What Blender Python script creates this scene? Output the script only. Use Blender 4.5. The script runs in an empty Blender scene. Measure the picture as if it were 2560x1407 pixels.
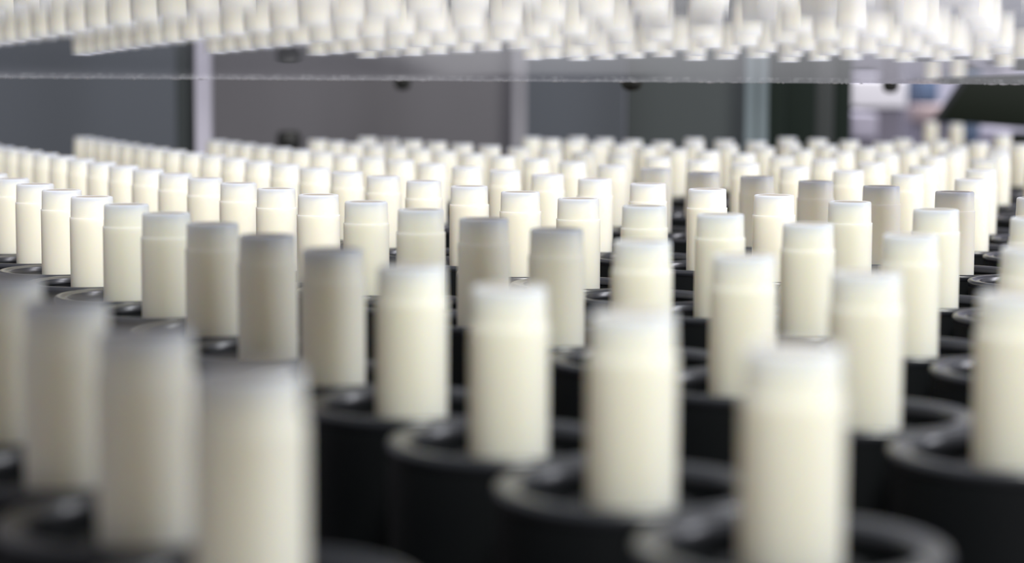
import bpy, bmesh, math, random
from mathutils import Matrix, Vector

random.seed(7)
S = bpy.context.scene
COL = S.collection

# ------------------------------------------------------------------ scale
# lengths in the layout are written in "camera heights above the tube tops"; one is 48 mm
U = 0.048
BED_Z = 0.90                       # top of the conveyor bed above the hall floor
CAM_Z = BED_Z + 2.60 * U
TOP, RIM, WELL, BED = -1.0, -1.78, -1.95, -2.60   # heights relative to the camera, in U


def W(x, y, v):
    return Vector((x * U, y * U, CAM_Z + v * U))


# ------------------------------------------------------------------ camera
PITCH, ROLL, FPX = 0.0961, 0.0037, 5000.0
cam_data = bpy.data.cameras.new('camera')
cam = bpy.data.objects.new('camera', cam_data)
COL.objects.link(cam)
S.camera = cam
cam_data.sensor_width = 36.0
cam_data.sensor_fit = 'HORIZONTAL'
cam_data.lens = FPX / 2560.0 * 36.0
r = Vector((1, 0, 0))
fw = Vector((0, math.cos(PITCH), -math.sin(PITCH)))
up = Vector((0, math.sin(PITCH), math.cos(PITCH)))
r2 = math.cos(ROLL) * r + math.sin(ROLL) * up
u2 = math.cos(ROLL) * up - math.sin(ROLL) * r
cam.matrix_world = Matrix.Translation(W(0, 0, 0)) @ Matrix((r2, u2, -fw)).transposed().to_4x4()
cam_data.clip_start = 0.005
cam_data.clip_end = 60
cam_data.dof.use_dof = True
cam_data.dof.focus_distance = 19.2 * U
cam_data.dof.aperture_fstop = cam_data.lens / (0.185 * U * 1000.0)

# ------------------------------------------------------------------ world, lights, exposure
S.view_settings.view_transform = 'Standard'
S.view_settings.look = 'None'
S.view_settings.exposure = -0.08
S.view_settings.gamma = 1.0
S.view_settings.use_curve_mapping = False

world = bpy.data.worlds.new('hall_light')
S.world = world
world.use_nodes = True
bg = world.node_tree.nodes['Background']
bg.inputs['Color'].default_value = (0.94, 0.91, 1.0, 1)
bg.inputs['Strength'].default_value = 0.50


def area(name, loc, target, sx, sy, power, color):
    d = bpy.data.lights.new(name, 'AREA')
    d.shape = 'RECTANGLE'
    d.size, d.size_y = sx, sy
    d.energy = power
    d.color = color
    o = bpy.data.objects.new(name, d)
    COL.objects.link(o)
    o.location = loc
    o.rotation_euler = (Vector(target) - Vector(loc)).to_track_quat('-Z', 'Y').to_euler()
    return o


area('unseen_strip_light', (0.35, -0.6, 2.9), (0.1, 0.8, 0.95), 0.4, 1.0, 90, (1.0, 0.975, 0.935))
area('unseen_strip_light', (2.6, 0.6, 2.1), (0.1, 0.8, 0.95), 0.6, 1.8, 58, (0.94, 0.93, 1.0))
area('unseen_strip_light', (1.2, 4.3, 3.0), (1.2, 5.8, 1.0), 2.4, 0.4, 240, (0.95, 0.95, 1.0))  # added lamp that brightens the white cabinet and the back panels

S.cycles.max_bounces = 16
S.cycles.diffuse_bounces = 9
S.cycles.transparent_max_bounces = 16


# ------------------------------------------------------------------ helpers
def mat(name, color, rough=0.5, metal=0.0, spec=0.5, noise=None, bump=0.0, **kw):
    m = bpy.data.materials.new(name)
    m.use_nodes = True
    nt = m.node_tree
    b = nt.nodes['Principled BSDF']
    b.inputs['Base Color'].default_value = (*color, 1)
    b.inputs['Roughness'].default_value = rough
    b.inputs['Metallic'].default_value = metal
    b.inputs['Specular IOR Level'].default_value = spec
    for k, v in kw.items():
        b.inputs[k.replace('_', ' ')].default_value = v
    if noise:
        scale, amount = noise
        tc = nt.nodes.new('ShaderNodeTexCoord')
        n = nt.nodes.new('ShaderNodeTexNoise')
        n.inputs['Scale'].default_value = scale
        n.inputs['Detail'].default_value = 4
        mx = nt.nodes.new('ShaderNodeMix')
        mx.data_type = 'RGBA'
        mx.inputs['A'].default_value = (*[c * (1 - amount) for c in color], 1)
        mx.inputs['B'].default_value = (*[min(1, c * (1 + amount)) for c in color], 1)
        nt.links.new(tc.outputs['Object'], n.inputs['Vector'])
        nt.links.new(n.outputs['Fac'], mx.inputs['Factor'])
        nt.links.new(mx.outputs['Result'], b.inputs['Base Color'])
        if bump:
            bp = nt.nodes.new('ShaderNodeBump')
            bp.inputs['Strength'].default_value = bump
            bp.inputs['Distance'].default_value = 0.0005
            nt.links.new(n.outputs['Fac'], bp.inputs['Height'])
            nt.links.new(bp.outputs['Normal'], b.inputs['Normal'])
    return m


def link(name, me, m=None, parent=None, smooth=None):
    o = bpy.data.objects.new(name, me)
    COL.objects.link(o)
    if m is not None:
        me.materials.append(m)
    if parent is not None:
        o.parent = parent
    return o


def mesh_from(bm, name, smooth_angle=None):
    bmesh.ops.recalc_face_normals(bm, faces=bm.faces)
    me = bpy.data.meshes.new(name)
    if smooth_angle is not None:
        lim = math.radians(smooth_angle)
        for f in bm.faces:
            f.smooth = True
        for e in bm.edges:
            e.smooth = not (len(e.link_faces) == 2 and e.calc_face_angle(0) > lim)
    bm.to_mesh(me)
    bm.free()
    return me


def lathe(name, prof, seg=56, smooth_angle=40):
    """closed solid of revolution; profile points (r, z), r = 0 allowed at the ends"""
    bm = bmesh.new()
    rings = []
    for (rr, z) in prof:
        if rr < 1e-9:
            rings.append([bm.verts.new((0, 0, z))])
        else:
            rings.append([bm.verts.new((rr * math.cos(2 * math.pi * i / seg), rr * math.sin(2 * math.pi * i / seg), z)) for i in range(seg)])
    closed = prof[0][0] > 1e-9
    pairs = list(zip(rings[:-1], rings[1:]))
    if closed:
        pairs.append((rings[-1], rings[0]))
    for a, b in pairs:
        for i in range(seg):
            j = (i + 1) % seg
            if len(a) == 1 and len(b) == 1:
                continue
            if len(a) == 1:
                bm.faces.new((a[0], b[i], b[j]))
            elif len(b) == 1:
                bm.faces.new((a[i], a[j], b[0]))
            else:
                bm.faces.new((a[i], a[j], b[j], b[i]))
    return mesh_from(bm, name, smooth_angle)


def box(name, lo, hi, bevel=0.0):
    bm = bmesh.new()
    bmesh.ops.create_cube(bm, size=1.0)
    lo, hi = Vector(lo), Vector(hi)
    for v in bm.verts:
        v.co = Vector([(lo[i] + hi[i]) / 2 + v.co[i] * (hi[i] - lo[i]) for i in range(3)])
    if bevel:
        bmesh.ops.bevel(bm, geom=bm.edges[:], offset=bevel, segments=3, affect='EDGES', profile=0.5)
    return mesh_from(bm, name, 35 if bevel else None)


def prism(name, pts, d0, d1, axis='Y', bevel=0.0):
    """outline of (a, z) pairs pushed along an axis"""
    bm = bmesh.new()
    a = [bm.verts.new((p[0], d0, p[1])) for p in pts]
    b = [bm.verts.new((p[0], d1, p[1])) for p in pts]
    bm.faces.new(a)
    bm.faces.new(list(reversed(b)))
    n = len(pts)
    for i in range(n):
        bm.faces.new((a[i], b[i], b[(i + 1) % n], a[(i + 1) % n]))
    if bevel:
        bmesh.ops.bevel(bm, geom=bm.edges[:], offset=bevel, segments=2, affect='EDGES', profile=0.5)
    return mesh_from(bm, name, 35 if bevel else None)


def tag(o, label, cat, group=None):
    o['label'] = label
    o['category'] = cat
    if group:
        o['group'] = group
    return o


def empty(name, loc):
    o = bpy.data.objects.new(name, None)
    COL.objects.link(o)
    o.location = loc
    o.empty_display_size = 0.01
    return o


ORD = ['zeroth', 'first', 'second', 'third', 'fourth', 'fifth', 'sixth', 'seventh', 'eighth', 'ninth', 'tenth', 'eleventh', 'twelfth', 'thirteenth',
       'fourteenth', 'fifteenth', 'sixteenth', 'seventeenth', 'eighteenth', 'nineteenth', 'twentieth', 'twenty-first', 'twenty-second',
       'twenty-third', 'twenty-fourth', 'twenty-fifth', 'twenty-sixth']

# ------------------------------------------------------------------ materials


M_TUBE = mat('milky_polypropylene', (0.96, 0.88, 0.755), rough=0.40, spec=0.35, Subsurface_Weight=1.0, Subsurface_Scale=0.012)
M_TUBE.node_tree.nodes['Principled BSDF'].inputs['Subsurface Radius'].default_value = (1.0, 0.82, 0.52)
M_PLUG = mat('dull_beige_plug', (0.42, 0.37, 0.30), rough=0.6)
M_HOLDER = mat('black_moulded_plastic', (0.004, 0.005, 0.006), rough=0.5, spec=0.25)
M_RIM = mat('polished_black_rim', (0.020, 0.022, 0.028), rough=0.28, spec=0.7)
M_BED = mat('dark_steel_bed', (0.030, 0.024, 0.024), rough=0.55, metal=0.3, noise=(30, 0.4))
M_PANEL_BLUE = mat('blue_grey_enamel', (0.115, 0.130, 0.150), rough=0.5)
M_PANEL_GREY = mat('warm_grey_enamel', (0.170, 0.168, 0.180), rough=0.55, noise=(5, 0.18))
M_PANEL_DARK = mat('slate_enamel', (0.075, 0.088, 0.088), rough=0.5)
M_POST_WHITE = mat('white_powder_coat', (0.62, 0.61, 0.70), rough=0.4)
M_POST_GREY = mat('pale_aluminium', (0.30, 0.30, 0.33), rough=0.45)
M_POST_TEAL = mat('satin_aluminium', (0.17, 0.215, 0.23), rough=0.45)
M_STRIP = mat('dark_green_vinyl', (0.010, 0.018, 0.013), rough=0.45, spec=0.3)
M_STRIP_GREY = mat('smoky_vinyl', (0.055, 0.062, 0.060), rough=0.4)
M_GUARD = mat('dark_green_guard_paint', (0.007, 0.011, 0.006), rough=0.6, spec=0.2)
M_BROWN = mat('brown_paint', (0.09, 0.065, 0.022), rough=0.5)
M_STUD = mat('black_rubber', (0.008, 0.009, 0.007), rough=0.55)
M_WALL = mat('lavender_grey_wall', (0.26, 0.255, 0.31), rough=0.8, noise=(1.3, 0.2))
M_FLOOR = mat('grey_hall_floor', (0.22, 0.22, 0.23), rough=0.6, noise=(3, 0.2))
M_WHITE = mat('white_enamel', (0.93, 0.92, 0.96), rough=0.4)
M_PINK = mat('dusty_pink_plastic', (0.36, 0.28, 0.28), rough=0.5)
M_BLUE = mat('navy_plastic', (0.07, 0.11, 0.19), rough=0.5)
M_PURPLE = mat('grey_violet_plastic', (0.14, 0.13, 0.17), rough=0.5)
M_LILAC = mat('pale_lilac_plastic', (0.45, 0.43, 0.52), rough=0.5)

# ------------------------------------------------------------------ setting
o = link('floor', box('floor', (-5, -2, -0.06), (6, 8, 0)), M_FLOOR)
o['kind'] = 'structure'
o = link('wall_back', box('wall_back', (-5, 7.0, 0), (6, 7.12, 4.0)), M_WALL)
o['kind'] = 'structure'

bed = empty('conveyor_bed', (0, 0, 0))
tag(bed, 'dark steel conveyor bed running under all the tube holders', 'conveyor')
link('bed_plate', box('bed_plate', (-14 * U, -1.5 * U, BED_Z - 0.02), (19 * U, 70 * U, BED_Z), 0.002), M_BED, bed)
for sx in (-13.5, 18.5):
    for sy in (0, 68):
        link('leg', box('leg', (sx * U - .03, sy * U - .03, 0), (sx * U + .03, sy * U + .03, BED_Z - 0.021), 0.003), M_BED, bed)

LANES = {
    0: [(-0.938, 7.075), (-1.514, 8.191), (-2.087, 9.309), (-2.656, 10.429)],
    1: [(1.102, 7.754), (0.543, 8.931), (-0.014, 10.109), (-0.569, 11.287), (-1.123, 12.467), (-1.675, 13.647), (-2.225, 14.828), (-2.773, 16.009), (-3.32, 17.192), (-3.865, 18.375), (-4.408, 19.559), (-4.95, 20.743), (-5.49, 21.929), (-6.028, 23.115)],
    2: [(2.505, 9.85), (1.955, 10.975), (1.407, 12.1), (0.862, 13.226), (0.319, 14.353), (-0.222, 15.482), (-0.76, 16.611), (-1.297, 17.741), (-1.831, 18.872), (-2.362, 20.005), (-2.892, 21.138), (-3.419, 22.272), (-3.944, 23.408), (-4.467, 24.544), (-4.987, 25.681), (-5.505, 26.82), (-6.021, 27.959), (-6.535, 29.1), (-7.046, 30.241), (-7.555, 31.384), (-8.062, 32.527), (-8.567, 33.671), (-9.069, 34.817)],
    3: [(3.323, 12.749), (2.771, 13.871), (2.223, 14.995), (1.679, 16.121), (1.141, 17.25), (0.608, 18.38), (0.079, 19.513), (-0.445, 20.648), (-0.964, 21.785), (-1.478, 22.924), (-1.987, 24.066), (-2.491, 25.21), (-2.991, 26.355), (-3.486, 27.503), (-3.976, 28.653), (-4.461, 29.806), (-4.941, 30.96), (-5.416, 32.117), (-5.887, 33.275), (-6.352, 34.436), (-6.813, 35.599), (-7.269, 36.764), (-7.72, 37.932), (-8.166, 39.101), (-8.608, 40.273)],
    4: [(4.135, 15.789), (3.584, 16.892), (3.04, 17.997), (2.502, 19.105), (1.971, 20.216), (1.446, 21.329), (0.927, 22.446), (0.415, 23.565), (-0.091, 24.687), (-0.59, 25.813), (-1.083, 26.941), (-1.57, 28.071), (-2.05, 29.205), (-2.524, 30.341), (-2.992, 31.481), (-3.453, 32.623), (-3.908, 33.768), (-4.356, 34.916), (-4.798, 36.067), (-5.234, 37.22), (-5.663, 38.377)],
    5: [(4.931, 18.771), (4.4, 19.881), (3.873, 20.993), (3.353, 22.108), (2.838, 23.225), (2.328, 24.345), (1.824, 25.467), (1.326, 26.592), (0.832, 27.719), (0.345, 28.848), (-0.137, 29.98), (-0.614, 31.115), (-1.085, 32.252), (-1.551, 33.391), (-2.011, 34.533), (-2.466, 35.677), (-2.915, 36.824), (-3.358, 37.973), (-3.797, 39.125)],
    6: [(5.735, 21.59), (5.224, 22.739), (4.714, 23.888), (4.203, 25.037), (3.692, 26.185), (3.181, 27.334), (2.669, 28.482), (2.158, 29.631), (1.646, 30.779), (1.134, 31.927), (0.622, 33.075), (0.109, 34.223), (-0.404, 35.371), (-0.916, 36.519), (-1.429, 37.667), (-1.943, 38.814), (-2.456, 39.962), (-2.97, 41.109)],
    7: [(6.438, 24.184), (5.95, 25.404), (5.47, 26.628), (5.0, 27.856), (4.538, 29.087), (4.084, 30.323), (3.64, 31.562), (3.204, 32.805), (2.777, 34.053), (2.359, 35.304), (1.95, 36.559), (1.549, 37.818), (1.157, 39.081), (0.774, 40.348), (0.399, 41.618)],
    8: [(7.406, 28.134), (6.904, 29.286), (6.402, 30.437), (5.9, 31.588), (5.397, 32.739), (4.895, 33.89), (4.391, 35.041), (3.888, 36.192), (3.384, 37.342), (2.88, 38.493), (2.376, 39.643), (1.871, 40.793), (1.366, 41.943)],
    9: [(8.228, 30.73), (7.725, 31.878), (7.223, 33.025), (6.722, 34.173), (6.221, 35.321), (5.72, 36.469), (5.219, 37.617), (4.719, 38.765), (4.22, 39.913), (3.72, 41.062)],
    10: [(8.99, 34.088), (8.524, 35.195), (8.058, 36.302), (7.592, 37.41), (7.127, 38.518), (6.663, 39.626), (6.2, 40.734), (5.737, 41.843)],
    11: [(9.58, 37.794), (9.067, 38.955), (8.554, 40.116), (8.042, 41.276)],
}

# ------------------------------------------------------------------ clear acrylic cover sheet
# it slopes down away from the camera and sags a little, so its underside mirrors the tubes
def sheet_profile():
    yy, zz = 17.0, 0.0622
    out = []
    while yy > 3.4:
        th = zz / yy
        Z = 1.0 / (th + 0.00978)
        sl = (th - (1 + zz) / (Z - yy)) / 2
        out.append((yy, zz))
        yy -= 0.05
        zz -= sl * 0.05
    while yy > 1.2:
        out.append((yy, zz))
        yy -= 0.1
        zz -= sl * 0.1
    return out


PROFILE = sheet_profile()
THICK = 0.045
SHEET_ROLL = -0.0025


def acrylic(name, haze):
    m = bpy.data.materials.new(name)
    m.use_nodes = True
    nt = m.node_tree
    nt.nodes.clear()
    N = nt.nodes.new
    out = N('ShaderNodeOutputMaterial')
    tr = N('ShaderNodeBsdfTransparent')
    tr.inputs['Color'].default_value = (0.96, 0.98, 0.97, 1)
    gl = N('ShaderNodeBsdfGlossy')
    gl.inputs['Roughness'].default_value = 0.012
    gl.inputs['Color'].default_value = (0.90, 0.90, 0.92, 1)
    fr = N('ShaderNodeFresnel')
    fr.inputs['IOR'].default_value = 1.49
    ge = N('ShaderNodeNewGeometry')
    inv = N('ShaderNodeMath')
    inv.operation = 'SUBTRACT'
    inv.inputs[0].default_value = 1.0
    mul = N('ShaderNodeMath')
    mul.operation = 'MULTIPLY'
    nt.links.new(ge.outputs['Backfacing'], inv.inputs[1])
    nt.links.new(inv.outputs[0], mul.inputs[0])
    nt.links.new(fr.outputs[0], mul.inputs[1])
    mix = N('ShaderNodeMixShader')
    nt.links.new(mul.outputs[0], mix.inputs['Fac'])
    nt.links.new(tr.outputs[0], mix.inputs[1])
    nt.links.new(gl.outputs[0], mix.inputs[2])
    df = N('ShaderNodeBsdfTranslucent')
    df.inputs['Color'].default_value = (0.8, 0.8, 0.86, 1)
    mix2 = N('ShaderNodeMixShader')
    mix2.inputs['Fac'].default_value = haze
    nt.links.new(mix.outputs[0], mix2.inputs[1])
    nt.links.new(df.outputs[0], mix2.inputs[2])
    nt.links.new(mix2.outputs[0], out.inputs['Surface'])
    return m


def cut_edge():
    m = bpy.data.materials.new('sawn_edge_glints')
    m.use_nodes = True
    nt = m.node_tree
    b = nt.nodes['Principled BSDF']
    tc = nt.nodes.new('ShaderNodeTexCoord')
    n = nt.nodes.new('ShaderNodeTexNoise')
    n.inputs['Scale'].default_value = 420
    n.inputs['Detail'].default_value = 3
    cr = nt.nodes.new('ShaderNodeValToRGB')  # bright noise spots put glints into the colour of the cut edge
    cr.color_ramp.elements[0].position = 0.45
    cr.color_ramp.elements[0].color = (0.16, 0.16, 0.18, 1)
    cr.color_ramp.elements[1].position = 0.68
    cr.color_ramp.elements[1].color = (0.95, 0.95, 1, 1)
    nt.links.new(tc.outputs['Object'], n.inputs['Vector'])
    nt.links.new(n.outputs['Fac'], cr.inputs['Fac'])
    nt.links.new(cr.outputs['Color'], b.inputs['Base Color'])
    b.inputs['Roughness'].default_value = 0.3
    return m


def edge_y(x):
    return 17.0 + 0.10 * x


def build_sheet():
    bm = bmesh.new()
    xs = [-7.5 + 0.5 * i for i in range(31)]
    y0 = PROFILE[0][0]
    y1 = PROFILE[-1][0]
    bot, top = [], []
    for (y, z) in PROFILE:
        t = (y - y1) / (y0 - y1)
        rb, rt = [], []
        for x in xs:
            yy = y + t * (edge_y(x) - 17.0)
            p = W(x, yy, z + SHEET_ROLL * x)
            rb.append(bm.verts.new(p))
            rt.append(bm.verts.new(p + Vector((0, 0, THICK * U))))
        bot.append(rb)
        top.append(rt)
    n, k = len(PROFILE), len(xs)
    for i in range(n - 1):
        for j in range(k - 1):
            bm.faces.new((bot[i][j], bot[i][j + 1], bot[i + 1][j + 1], bot[i + 1][j])).material_index = 0
            bm.faces.new((top[i][j], top[i + 1][j], top[i + 1][j + 1], top[i][j + 1])).material_index = 0
    for j in range(k - 1):
        bm.faces.new((bot[0][j], top[0][j], top[0][j + 1], bot[0][j + 1])).material_index = 1
        bm.faces.new((bot[-1][j], bot[-1][j + 1], top[-1][j + 1], top[-1][j])).material_index = 1
    for i in range(n - 1):
        bm.faces.new((bot[i][0], bot[i + 1][0], top[i + 1][0], top[i][0])).material_index = 1
        bm.faces.new((bot[i][-1], top[i][-1], top[i + 1][-1], bot[i + 1][-1])).material_index = 1
    me = mesh_from(bm, 'cover_sheet', 40)
    o = bpy.data.objects.new('cover_sheet', me)
    COL.objects.link(o)
    me.materials.append(acrylic('clear_acrylic', 0.10))
    me.materials.append(cut_edge())
    return o


sheet = build_sheet()
tag(sheet, 'clear acrylic cover sheet over the tubes, its underside mirroring them', 'cover sheet')


# ragged white burr shaped to draw the line of sparkle along the far edge
def build_burr():
    rng = random.Random(3)
    bm = bmesh.new()
    x = -7.4
    z0 = PROFILE[0][1]
    while x < 7.4:
        w = rng.uniform(0.015, 0.09)
        if rng.random() < 0.62:
            hgt = rng.choice((0.0015, 0.002, 0.004, 0.007)) * rng.uniform(0.6, 1.3)
            vs = []
            for xx, hh in ((x, 0.3), (x + w * .4, 1.0), (x + w, 0.4)):
                e = edge_y(xx)
                z = z0 + SHEET_ROLL * xx
                vs.append([bm.verts.new(W(xx, e - .012, z)), bm.verts.new(W(xx, e - .004, z - hgt * hh)), bm.verts.new(W(xx, e, z - hgt * hh * .5)), bm.verts.new(W(xx, e, z))])
            for a, c in zip(vs[:-1], vs[1:]):
                for i in range(4):
                    k = (i + 1) % 4
                    bm.faces.new((a[i], a[k], c[k], c[i]))
            bm.faces.new(vs[0])
            bm.faces.new(vs[-1])
        x += w + rng.uniform(0, 0.05)
    o = link('sparkle_burr', mesh_from(bm, 'sparkle_burr'), mat('sparkle_white', (0.9, 0.9, 0.95), rough=0.35), sheet)
    o['label'] = 'white flecks for the sparkle on the sheet edge'


build_burr()


def sheet_z(x):
    return PROFILE[0][1] + SHEET_ROLL * x


# overhead gantries with hanging nozzles; only the nozzle tips come below the sheet's edge
NOZ = lathe('nozzle', [(0, 0), (.06 * U, .004 * U), (.11 * U, .025 * U), (.145 * U, .07 * U), (.155 * U, .12 * U), (.155 * U, 2.2 * U), (.09 * U, 2.3 * U), (.09 * U, 5.0 * U), (0, 5.0 * U)], 40)
NOZ.materials.append(M_STUD)
for gy, half, zt, lab in ((28.0, 9.5, 5.0, 'nearer'), (38.0, 13.0, 5.0, 'farther')):
    g = empty('gantry', W(0, gy, BED))
    tag(g, 'dark overhead gantry across the lanes, the %s one' % lab, 'gantry')
    link('beam', box('beam', (-half * U, -.3 * U, (zt - BED) * U), (half * U, .3 * U, (zt + .8 - BED) * U), 0.001), M_GUARD, g)
    for sx in (-1, 1):
        link('leg', box('leg', ((sx * half - .3) * U, -.3 * U, 0), ((sx * half + .3) * U, .3 * U, (zt - BED) * U), 0.001), M_GUARD, g)
for xpx, ypx, gy, lab in ((1006, 225, 38.0, 'black nozzle tip hanging below the sheet edge, left of the middle'),
                          (1576, 227, 28.0, 'black nozzle tip hanging below the sheet edge, the sharpest one'),
                          (2220, 232, 38.0, 'black nozzle tip hanging in front of the white cabinet')):
    s = bpy.data.objects.new('nozzle', NOZ)
    COL.objects.link(s)
    v0 = (221.3 + ROLL * (xpx - 1280) - ypx) / 5000.0 * gy
    s.location = W((xpx - 1280) / 5000.0 * gy, gy, v0)
    s.scale = (1, 1, (5.0 - v0) / 5.0)
    tag(s, lab, 'nozzle', 'nozzles hanging from the gantries')

# unseen blocks and a bar, added above the lanes to shade the duller tubes
def hung(name, lo, hi, m, label, cat):
    root = empty(name, W((lo[0] + hi[0]) / 2, (lo[1] + hi[1]) / 2, lo[2]))
    o = link('housing', box('housing', W(*lo) - root.location, W(*hi) - root.location, 0.002), m, root)
    tag(root, label, cat)
    return root


hung('front_shade_block', (-3.9, 3.6, 1.0), (-0.3, 12.7, 3.2), M_PANEL_DARK, 'slate block added to shade the front lane at the left', 'shade block')  # added block that keeps the overhead light off the front-left tubes
hung('small_shade_block', (0.0, 12.5, 0.85), (1.1, 14.3, 2.2), M_PANEL_DARK, 'small slate block added to shade the third lane', 'sensor')  # added block that dulls a few tubes of the third lane
tr = empty('lane_shade_bar', W(3.6, 19.9, 1.4))  # added bar out of view, throws its shade along the sixth lane
tr.rotation_euler = (0, 0, math.atan2(-1.158, 0.518))
link('bar_block', box('bar_block', (-3.2 * U, -.42 * U, 0), (3.2 * U, .42 * U, .9 * U), 0.001), M_PANEL_DARK, tr)
tag(tr, 'slate bar added to shade the sixth lane', 'shade bar')

# side posts that carry the sheet, outside the picture
for x in (-7.2, 7.2):
    o = link('sheet_bracket', box('sheet_bracket', W(x - .15, 9.8, BED), W(x + .15, 10.2, 0.11 + SHEET_ROLL * x - .06), 0.001), M_POST_GREY)
    tag(o, 'grey upright bracket under the %s side of the clear sheet' % ('left' if x < 0 else 'right'), 'bracket')

# ------------------------------------------------------------------ tube and holder prototypes
H = TOP - WELL                       # full tube length


def make_tube():
    root = empty('plastic_tube', (0, 0, 0))
    R, rn, st = 0.204, 0.191, H - 0.19
    body = lathe('tube_body', [(0, 0), (R - .012, 0), (R - .003, .003), (R, .012), (R, st - .001), (R - .001, st), (rn + .004, st), (rn, H - .016), (rn - .004, H - .005),
                               (rn - .014, H), (rn - .022, H), (rn - .026, H - .004), (rn - .027, H - .03), (0, H - .03)], 56, 30)
    plug = lathe('end_plug', [(0, H - .03), (rn - .030, H - .03), (rn - .032, H - .006), (rn - .05, H - .002), (0, H - .002)], 48, 30)
    for me in (body, plug):
        for v in me.vertices:
            v.co *= U
    link('tube_body', body, M_TUBE, root)
    link('end_plug', plug, M_PLUG, root)['label'] = 'dull beige end plug'
    return root


def make_holder():
    root = empty('tube_holder', (0, 0, 0))
    R, ri = 0.624, 0.50
    h, w = RIM - BED, WELL - BED      # rim height, well floor height
    b = lathe('holder_body', [(0, 0), (R - .03, 0), (R - .012, .02), (R - .012, h - .06), (ri + .01, h - .06), (ri + .01, w), (0, w)], 64, 35)
    rim = lathe('holder_rim', [(R - .01, h - .06), (R, h - .045), (R, h - .022), (R - .008, h - .006), (R - .022, h), (R - .05, h - .001),
                               (ri + .05, h - .016), (ri + .022, h - .016), (ri + .01, h - .012), (ri, h - .03), (ri, h - .06)], 64, 50)
    so = lathe('holder_socket', [(0.30, w), (0.30, w + .06), (0.285, w + .075), (0.215, w + .075), (0.20, w + .06), (0.20, w)], 48, 35)
    for me in (b, rim, so):
        for v in me.vertices:
            v.co *= U
    link('holder_body', b, M_HOLDER, root)
    link('holder_rim', rim, M_RIM, root)
    link('holder_socket', so, M_HOLDER, root)
    return root


def copy_thing(proto):
    c = proto.copy()
    COL.objects.link(c)
    for ch in proto.children:
        d = ch.copy()
        COL.objects.link(d)
        d.parent = c
    return c


tube0, holder0 = make_tube(), make_holder()
used = [False]


def place(x, y, lab_t, lab_h, grp_t, grp_h):
    t = copy_thing(tube0) if used[0] else tube0
    h = copy_thing(holder0) if used[0] else holder0
    used[0] = True
    t.location = W(x, y, WELL)
    t.rotation_euler = (0, 0, random.uniform(0, 6.28))
    h.location = W(x, y, BED)
    h.rotation_euler = (0, 0, random.uniform(0, 6.28))
    tag(t, lab_t, 'tube', grp_t)
    tag(h, lab_h, 'holder', grp_h)


LANE_NAME = {0: 'front', 11: 'twelfth'}
for lane, pts in LANES.items():
    ln = 'front' if lane == 0 else ORD[lane + 1]
    for i, (x, y) in enumerate(pts):
        pos = 'nearest' if i == 0 else ORD[i + 1] + ' from the near end'
        place(x, y,
              'cream white plastic tube, %s in the %s lane of tubes' % (pos, ln),
              'black ring shaped holder under the tube %s in the %s lane' % (pos, ln),
              'white tubes standing in the lanes', 'black holders under the tubes')
for x, y, w in ((13.15, 63.0, 'left one of two tall pale tubes beyond the lanes'), (13.28, 60.0, 'right one of two tall pale tubes beyond the lanes'),
                (11.0, 45.0, 'pale tube standing alone behind the lanes at the right edge')):
    place(x, y, 'white plastic tube, ' + w, 'black holder under the ' + w, 'white tubes standing in the lanes', 'black holders under the tubes')


# ------------------------------------------------------------------ machine frame behind the lanes
def px(x, Y):
    return (x - 1280) / 5000.0 * Y


def panel(x0, x1, Y, name, lab, m, z0=BED, z1=14.0, th=0.25):
    o = link(name, box(name, W(px(x0, Y), Y, z0), W(px(x1, Y), Y + th, z1), 0.001), m)
    tag(o, lab, name.split('_')[-1])
    return o


def post(x, w, Y, lab, m):
    root = empty('frame_post', W(px(x, Y), Y, BED))
    hw = w / 5000.0 * Y / 2
    g = hw * 0.25
    hgt = 17.0
    pts = [(-hw, -hw), (-g, -hw), (-g, -hw + g), (g, -hw + g), (g, -hw), (hw, -hw), (hw, hw), (-hw, hw)]
    bm = bmesh.new()
    a = [bm.verts.new((p[0] * U, p[1] * U, 0)) for p in pts]
    b = [bm.verts.new((p[0] * U, p[1] * U, hgt * U)) for p in pts]
    bm.faces.new(a)
    bm.faces.new(b)
    for i in range(len(pts)):
        j = (i + 1) % len(pts)
        bm.faces.new((a[i], a[j], b[j], b[i]))
    link('profile', mesh_from(bm, 'profile'), m, root)
    link('foot_plate', box('foot_plate', (-hw * 1.6 * U, -hw * 1.6 * U, 0), (hw * 1.6 * U, hw * 1.6 * U, 0.004), 0.001), m, root)
    tag(root, lab, 'post', 'upright posts of the machine frame')


post(511, 36, 45.0, 'white upright frame post in front of the left grey panels', M_POST_WHITE)
post(1297, 36, 45.0, 'pale grey upright frame post near the middle', M_POST_GREY)
post(1884, 56, 45.0, 'broad blue grey upright frame post beside the dark strip curtain', M_POST_TEAL)
panel(-420, 440, 47.0, 'guard_panel', 'blue grey guard panel at the far left', M_PANEL_BLUE)
panel(442, 500, 47.2, 'guard_panel', 'narrow slate guard panel just left of the white post', M_PANEL_DARK)
panel(502, 1290, 47.0, 'guard_panel', 'wide warm grey guard panel between the white and the middle post', M_PANEL_GREY)
panel(1292, 1560, 47.0, 'guard_panel', 'blue grey guard panel right of the middle post', M_PANEL_BLUE)
panel(1562, 1900, 47.2, 'guard_panel', 'slate guard panel left of the broad blue grey post', M_PANEL_DARK)
cur = empty('strip_curtain', W(px(2015, 47), 47, BED))
tag(cur, 'dark green vinyl strip curtain right of the broad post', 'curtain')
for x0, x1, m in ((1902, 1960, M_STRIP), (1961, 2035, M_STRIP), (2036, 2080, M_STRIP_GREY), (2081, 2124, M_STRIP)):
    s = link('strip', box('strip', W(px(x0, 47), 47, BED) - cur.location, W(px(x1, 47), 47.12, 14) - cur.location, 0.001), m, cur)

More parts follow.
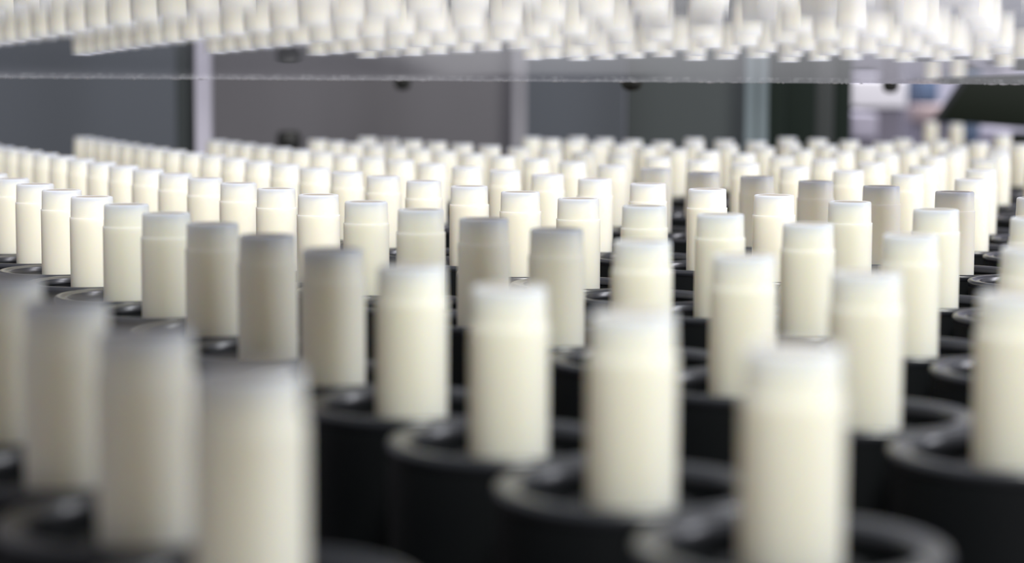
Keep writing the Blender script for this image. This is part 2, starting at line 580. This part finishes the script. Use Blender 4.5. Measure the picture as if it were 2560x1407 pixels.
# dark knob on the bed behind the lanes
kn = empty('knob', W(px(722, 44), 44, BED))
tag(kn, 'dark round knob on a stem behind the fifth lane', 'knob')
link('stem', lathe('stem', [(0, 0), (.12 * U, 0), (.12 * U, 1.25 * U), (0, 1.25 * U)], 32), M_STUD, kn)
link('knob_head', lathe('knob_head', [(0, 1.2 * U), (.22 * U, 1.22 * U), (.27 * U, 1.35 * U), (.27 * U, 1.55 * U), (.2 * U, 1.65 * U), (0, 1.67 * U)], 40), M_STUD, kn)

# dark hopper at the right
hp = empty('chute', W(12.45, 52, BED))
tag(hp, 'dark green sloping chute at the far right of the lanes', 'chute')
Y = 50.0


def pz(y, Y):
    return (225.0 - y) / 5000.0 * Y


pts = [(px(2352, Y), pz(306, Y)), (px(2470, Y), pz(-80, Y)), (px(2900, Y), pz(-80, Y)), (px(2900, Y), pz(345, Y))]
pts = [(px(2352, Y), pz(306, Y)), (px(2412, Y), pz(216, Y)), (px(2470, Y), pz(120, Y)), (px(2900, Y), pz(120, Y)), (px(2900, Y), pz(345, Y))]
me = prism('chute_body', [((a - 12.2) * U, (z - BED) * U) for a, z in pts], -0.4 * U, 0.6 * U, bevel=0.002)
link('chute_body', me, M_GUARD, hp)
me = box('chute_side', W(px(2548, 49), 48.2, pz(300, 49)) - hp.location, W(px(2700, 49), 48.4, pz(235, 49)) - hp.location, 0.001)
link('chute_plate', me, M_BROWN, hp)['label'] = 'brown plate'
for xx in (2560, 2860):
    link('chute_leg', box('chute_leg', W(px(xx, Y) - .2, Y + .3, BED) - hp.location, W(px(xx, Y) + .2, Y + .7, pz(330, Y)) - hp.location, 0.001), M_GUARD, hp)

# ------------------------------------------------------------------ things further back in the hall
def cabinet(name, x0, x1, y0, y1, Y, d, m, lab, cat):
    """box standing on the hall floor; y0, y1 = top and lower rim of its visible upper part"""
    root = empty(name, W(px((x0 + x1) / 2, Y), Y, 0))
    root.location.z = 0
    a, b = W(px(x0, Y), Y, pz(y1, Y)) - root.location, W(px(x1, Y), Y + d, pz(y0, Y)) - root.location
    link('housing', box('housing', a, b, 0.004), m, root)
    link('pedestal', box('pedestal', (a.x * .9, 0.02, 0), (b.x * .9, b.y, a.z), 0.003), M_PURPLE, root)
    tag(root, lab, cat)
    return root


cabinet('control_cabinet', 2126, 2262, 196, 268, 85, 4, M_WHITE, 'white cabinet beyond the strip curtain', 'cabinet')
cabinet('drum', 2288, 2340, 190, 258, 95, 4, M_BLUE, 'dark blue bin in the hall right of the white cabinet', 'bin')
cabinet('crate', 2296, 2380, 262, 305, 91, 3, M_PINK, 'dusty pink crate in the hall left of the dark chute', 'crate')
cabinet('tote', 2130, 2190, 282, 345, 78, 4, M_LILAC, 'pale lilac tote below the white cabinet', 'tote')
cabinet('tote', 2406, 2446, 305, 352, 70, 3, M_BLUE, 'navy tote behind the two tall pale tubes', 'tote')
cabinet('tote', 2490, 2530, 322, 372, 72, 3, M_LILAC, 'pale lilac tote at the far right behind the lanes', 'tote')
